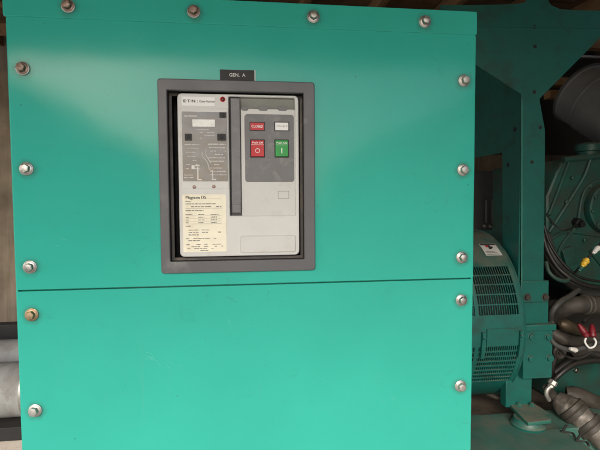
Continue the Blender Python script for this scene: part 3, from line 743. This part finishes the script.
# cables
def cable(label, pts, r, mat='hose', Y=None, cat='cable', name='cable', n=10, grp=None):
    b = MB(); b.tube([at(u, v, y) for u, v, y in pts], r, n); return tag(obj(name, b, mat), label, cat, grp)
cable('grey loom hose arching from the column up to the brass fitting', [(552, 322, .5), (549.5, 332, .48), (552, 341, .47), (560, 347, .46), (573, 350, .46), (588, 346, .46), (600, 342, .48)], .0095, 'greyhose', cat='hose', name='loom_hose')
cable('grey loom hose rising from the thick pipe to the column plate', [(550, 322, .56), (552, 312, .52), (560, 302, .52), (570, 296, .56), (578, 290, .6)], .011, 'greyhose', cat='hose', name='loom_hose')
cable('thick black cable sagging from the column across the engine', [(543, 236, .66), (548, 252, .64), (558, 268, .62), (572, 279, .60), (590, 286, .60), (615, 288, .6)], .010)
cable('thin black cable lying just above the thick sagging cable', [(544, 226, .68), (550, 244, .66), (562, 262, .64), (578, 276, .62), (596, 281, .62), (615, 282, .62)], .0055)
cable('wide dusty grey hose behind the black cables', [(544, 234, .74), (552, 258, .72), (566, 278, .70), (585, 290, .70), (615, 296, .7)], .026, 'greyhose', cat='hose', name='engine_hose', n=14)
cable('greenish hose looped tight against the column', [(546, 262, .6), (549, 272, .58), (557, 279, .57), (566, 281, .58), (570, 276, .62)], .008, 'casting', cat='hose', name='small_hose')
cable('black cable arching from the yellow plug to the white plug', [(574, 274, .6), (579, 268, .58), (585, 262, .58), (592, 253, .58), (600, 244, .58), (608, 238, .6)], .0045)
def plug(u0, v0, u1, v1, Y, r, mat, label):
    a_, c_ = at(u0, v0, Y), at(u1, v1, Y); d = c_-a_; L_ = d.length
    b = MB(); b.lathe(a_, d, [(0, r*.7), (.006, r*.75), (.008, r), (L_*.55, r), (L_*.58, r*1.2), (L_*.8, r*1.2), (L_*.82, r*.8), (L_, r*.75)], 10)
    return tag(obj('cable_plug', b, mat), label, 'connector')
plug(582, 266.5, 587.5, 258.5, .565, .0115, 'yellowp', 'yellow cable plug in front of the engine casting')
plug(593, 253.5, 599, 246.5, .565, .009, 'white', 'white cable plug up and right of the yellow one')
plug(579, 271, 582, 267, .567, .009, 'green', 'green cable plug just below the yellow one')
plug(569.5, 348.5, 577, 350.5, .44, .008, 'offwhite', 'white sleeve on the grey loom hose')
# black cables between the foot and pan
cable('black cable arching over the oil pan towards the chrome elbow', [(551, 384, .55), (558, 376, .54), (568, 368, .54), (580, 363, .55), (596, 361, .56), (615, 362, .56)], .010)
cable('thin black wire wandering across the engine casting to the sensor', [(546, 214, .7), (556, 226, .7), (567, 230, .69), (577, 224, .76)], .0035)
cable('thin dark wire dropping from the round cover to the white plug', [(604, 236, .66), (601, 242, .62), (598, 247, .58)], .0035)
cable('thin black wire hanging below the red wire boots', [(556, 344, .5), (566, 356, .5), (580, 358, .5), (594, 352, .5), (610, 356, .5)], .0045)
cable('black hose running down beside the column foot behind the chrome elbow', [(556, 356, .62), (552, 368, .6), (553, 380, .56)], .012, cat='hose', name='small_hose')
# red clamps and white wire
rc = thing('wire_clamps', 'pair of bright red wire boots with white wires beside the pipe', 'wire boots', at(587, 340, .45))
for u, v, dv in ((582.5, 330, 3), (591, 330.5, -2)):
    a_ = at(u-1-dv, v-6, .47); c_ = at(u+3+dv*.6, v+6.5, .45); d = c_-a_; L_ = d.length
    b = MB(); b.lathe(a_, d, [(0, .006), (.010, .009), (L_*.5, .012), (L_*.7, .011), (L_*.75, .013), (L_, .011)], 12); obj('red_boot', b, 'clampred', rc)
b = MB(); b.tube([at(586, 338, .44), at(585, 342, .44), at(589, 347.5, .44), at(594, 346.5, .44), at(596, 342, .44), at(594, 338, .44)], .0036, 8); obj('white_wire', b, 'white', rc)
b = MB(); b.tube([at(583, 322, .48), at(590, 317, .5), at(604, 316, .52)], .007, 8); obj('feed_cable', b, 'hose', rc)
p = at(558, 351.5, .62); b = MB(); b.lathe((p.x, .62, p.z), (0, -1, 0), [(0, .030), (.012, .030), (.016, .024), (.012, .018), (.012, .010), (.02, .009)], 20); tag(obj('hose_end', b, 'darkpipe'), 'small round dusty hose end below the grey loom', 'hose end')

# air cleaner canister
cA = at(579, 93, 1.12); cB = at(645, 130, .80)
ac = thing('air_cleaner', 'large charcoal air cleaner canister tilted at the upper right', 'air cleaner', at(600, 140, .95))
b = MB(); d = (cB-cA)
b.lathe(cA, d, [(0, .08), (.004, .145), (.012, .157), (.028, .157), (.032, .150), (.12, .153), (.122, .158), (.130, .158), (.132, .153)]+[(.14+.012*k, .153+(.0035 if k % 2 else 0)) for k in range(30)]+[(.52, .15)], 64); obj('canister', b, 'aircan', ac)
b = MB(); b.lathe(cA-d.normalized()*.001, d, [(.010, .1575), (.013, .1615), (.024, .1615), (.027, .1575)], 64); obj('clamp_band', b, 'greyhose', ac)

# timber blocks and bright strip behind the gusset
def tb_(name, u0, v0, u1, v1, Y, mat, label, cat, dy=.06):
    x0, z0, x1, z1 = rect(u0, v0, u1, v1, Y); b = MB(); b.box(x0, Y, z0, x1, Y+dy, z1, .003); return tag(obj(name, b, mat), label, cat)
tb_('timber_block', 551, 77, 571, 85, 1.5, 'rafter', 'short brown timber block between gusset and air cleaner', 'timber')
tb_('timber_block', 550, 90, 567, 98, 1.5, 'rafter', 'lower brown timber block half hidden by the air cleaner', 'timber')
tb_('timber_board', 583, 37, 640, 48.5, 1.5, 'rafter', 'light timber board behind the gusset slope at the right edge', 'timber')
tb_('metal_strip', 574, 55.8, 640, 58.2, 1.4, 'zinc', 'thin bright metal strip below the light timber board', 'metal strip', .02)
tb_('shade_backdrop', 440, -20, 700, 155, 1.7, 'darksteel', 'black sheet added for the shade behind the gusset and air cleaner', 'panel', .02)  # near-black backdrop in place of the bay's deep shade

# silver lagged hose at the lower right
lh = thing('lagged_hose', 'thick silver grey lagged hose with dark clamps at the lower right corner', 'hose', at(580, 430, .45))
path = [(556, 399, .50), (563, 404, .48), (575, 412, .45), (588, 424, .42), (602, 436, .39), (625, 456, .36)]
b = MB(); b.tube([at(*q) for q in path], .047, 32, 14, 0, lambda t: .62+.38*min(1, t*4)); obj('hose_sleeve', b.crumple(.006, 28), 'lagging', lh)
for u, v, y, w in ((573.5, 411, .452, .040), (590, 426.5, .415, .040)):
    a_ = at(u, v, y); d = at(u+8, v+8, y-.02)-a_
    b = MB(); b.lathe(a_-d.normalized()*w/2, d, [(0, .048), (.002, .052), (w*.4, .053), (w*.5, .050), (w*.6, .053), (w-.002, .052), (w, .048)], 32); obj('clamp', b, 'darkpipe', lh)
b = MB(); b.tube([at(556, 399, .5), at(551, 393, .5), at(547.5, 388, .49)], .018, 14); obj('hose_tail', b, 'darkpipe', lh)
b = MB(); b.tube([at(566, 394, .58), at(580, 396, .56), at(600, 404, .55), at(620, 410, .55)], .03, 16); tag(obj('rear_hose', b.crumple(.006, 25), 'darkpipe'), 'brown hose lying behind the silver lagged hose', 'hose')
el = thing('chrome_elbow', 'small bright chrome elbow fitting above the lagged hose', 'pipe fitting', at(549, 392, .47))
b = MB(); b.tube([at(552.5, 382.5, .47), at(550, 386.5, .47), at(547, 390, .47), at(546.5, 395, .47), at(549, 400, .475)], .0085, 12); obj('elbow', b, 'zinc', el)
a_ = at(554, 380, .47); c_ = at(550, 387, .47); b = MB(); b.lathe(a_, c_-a_, [(0, .011), (.003, .016), (.018, .017), (.022, .012), (.03, .012)], 8); obj('nut', b, 'zinc', el)
# straps under the hose
for u, v in ((566, 434), (580, 443)):
    b = MB(); q = [atz(u_, v_, SZ+.012) for u_, v_ in ((u-4, v-2), (u+6, v-1), (u+9, v+3))]; b.tube([q[0], q[1], q[2]], .004, 6)
    q0 = q[0]; b.tube([q[0], q[0]+Vector((.01, -.01, .03))], .004, 6)
    tag(obj('strap_bracket', b, 'darksteel'), 'thin dark bracket on the base deck, %s the hose clamp' % ('left of' if u < 570 else 'below'), 'bracket')
q = at(498, 402, .62)
b = MB(); b.tube([at(470, 388, .7), at(480, 391, .68), at(495, 397, .62), at(510, 402, .6)], .010, 10); tag(obj('floor_cable', b, 'darkpipe'), 'dusty cable lying under the alternator drum', 'cable')

# ================================================================== left side: pipes, beams
YL_ = .95
def lpipe(v0, v1, Y, label, xe):
    a_ = at(10, (v0+v1)/2, Y); r = (at(10, v0, Y).z-at(10, v1, Y).z)/2
    t = thing('duct_pipe', label, 'pipe', (-1, Y, a_.z-r), 'grey pipes left of the cabinet')
    b = MB(); b.lathe((-3.2, Y, a_.z), (1, 0, 0), [(0, r), (2.0, r), (3.2+xe, r)], 48); obj('pipe_body', b, 'pipe', t)
    b = MB(); b.lathe((xe-.001, Y, a_.z), (1, 0, 0), [(0, r*1.02), (.004, r*1.07), (.02, r*1.07), (.024, r)], 48); obj('pipe_collar', b, 'zinc', t)
    return t
lpipe(363, 415, YL_, 'lower and nearer grey pipe at the left edge', at(31.0, 392, YL_).x)
lpipe(340, 372, YL_+.28, 'upper and farther grey pipe at the left edge', .2)
b = MB(); z1 = at(10, 414, YL_).z; b.box(-3.2, YL_-.12, z1-.06, .0, YL_+.04, z1-.003, .004); tag(obj('pipe_support', b, 'darksteel'), 'black beam carrying the grey pipes', 'beam')
b = MB(); b.box(-3.2, YL_-.11, FZ, -.05, YL_+.03, z1-.061, .006); tag(obj('plinth', b.crumple(.002, 20), 'concrete'), 'pale concrete plinth added under the black beam in place of lit floor at the lower left', 'plinth')  # added block, its lit front face stands in for the floor
x0, z0, x1, z1 = rect(-30, 325, 30, 346, YL_+.55); b = MB(); b.box(-3.2, YL_+.55, z0, .6, YL_+.62, z1, .004); tag(obj('wall_beam', b, 'darksteel'), 'black horizontal beam behind and above the grey pipes', 'beam')

# ================================================================== light
w = bpy.data.worlds.new('World'); SC.world = w; w.use_nodes = True
N, L = w.node_tree.nodes, w.node_tree.links
sky = N.new('ShaderNodeTexSky'); sky.sky_type = 'NISHITA'; sky.sun_disc = False
SUN_EL, SUN_AZ = R(32), R(203)
sky.sun_elevation = SUN_EL; sky.sun_rotation = SUN_AZ; sky.dust_density = 2.5; sky.air_density = 1.0; sky.ozone_density = 1.0
L.new(sky.outputs[0], N['Background'].inputs[0]); N['Background'].inputs[1].default_value = .13
sun = bpy.data.lights.new('sun', 'SUN'); sun.energy = 0.35; sun.angle = R(20); sun.color = (1, .96, .89)
so = bpy.data.objects.new('sun', sun); COL.objects.link(so)
# direction towards the sun: azimuth clockwise from +Y
dv = Vector((math.sin(SUN_AZ)*math.cos(SUN_EL), math.cos(SUN_AZ)*math.cos(SUN_EL), math.sin(SUN_EL)))
so.rotation_euler = dv.to_track_quat('Z', 'Y').to_euler(); so.location = dv*20
SC.view_settings.view_transform = 'Standard'; SC.view_settings.look = 'None'; SC.view_settings.gamma = 1
SC.view_settings.exposure = 1.95
SC.render.engine = 'CYCLES'
SC.cycles.max_bounces = 8; SC.cycles.diffuse_bounces = 5; SC.cycles.transparent_max_bounces = 8
SC.render.resolution_x = 1024; SC.render.resolution_y = 768
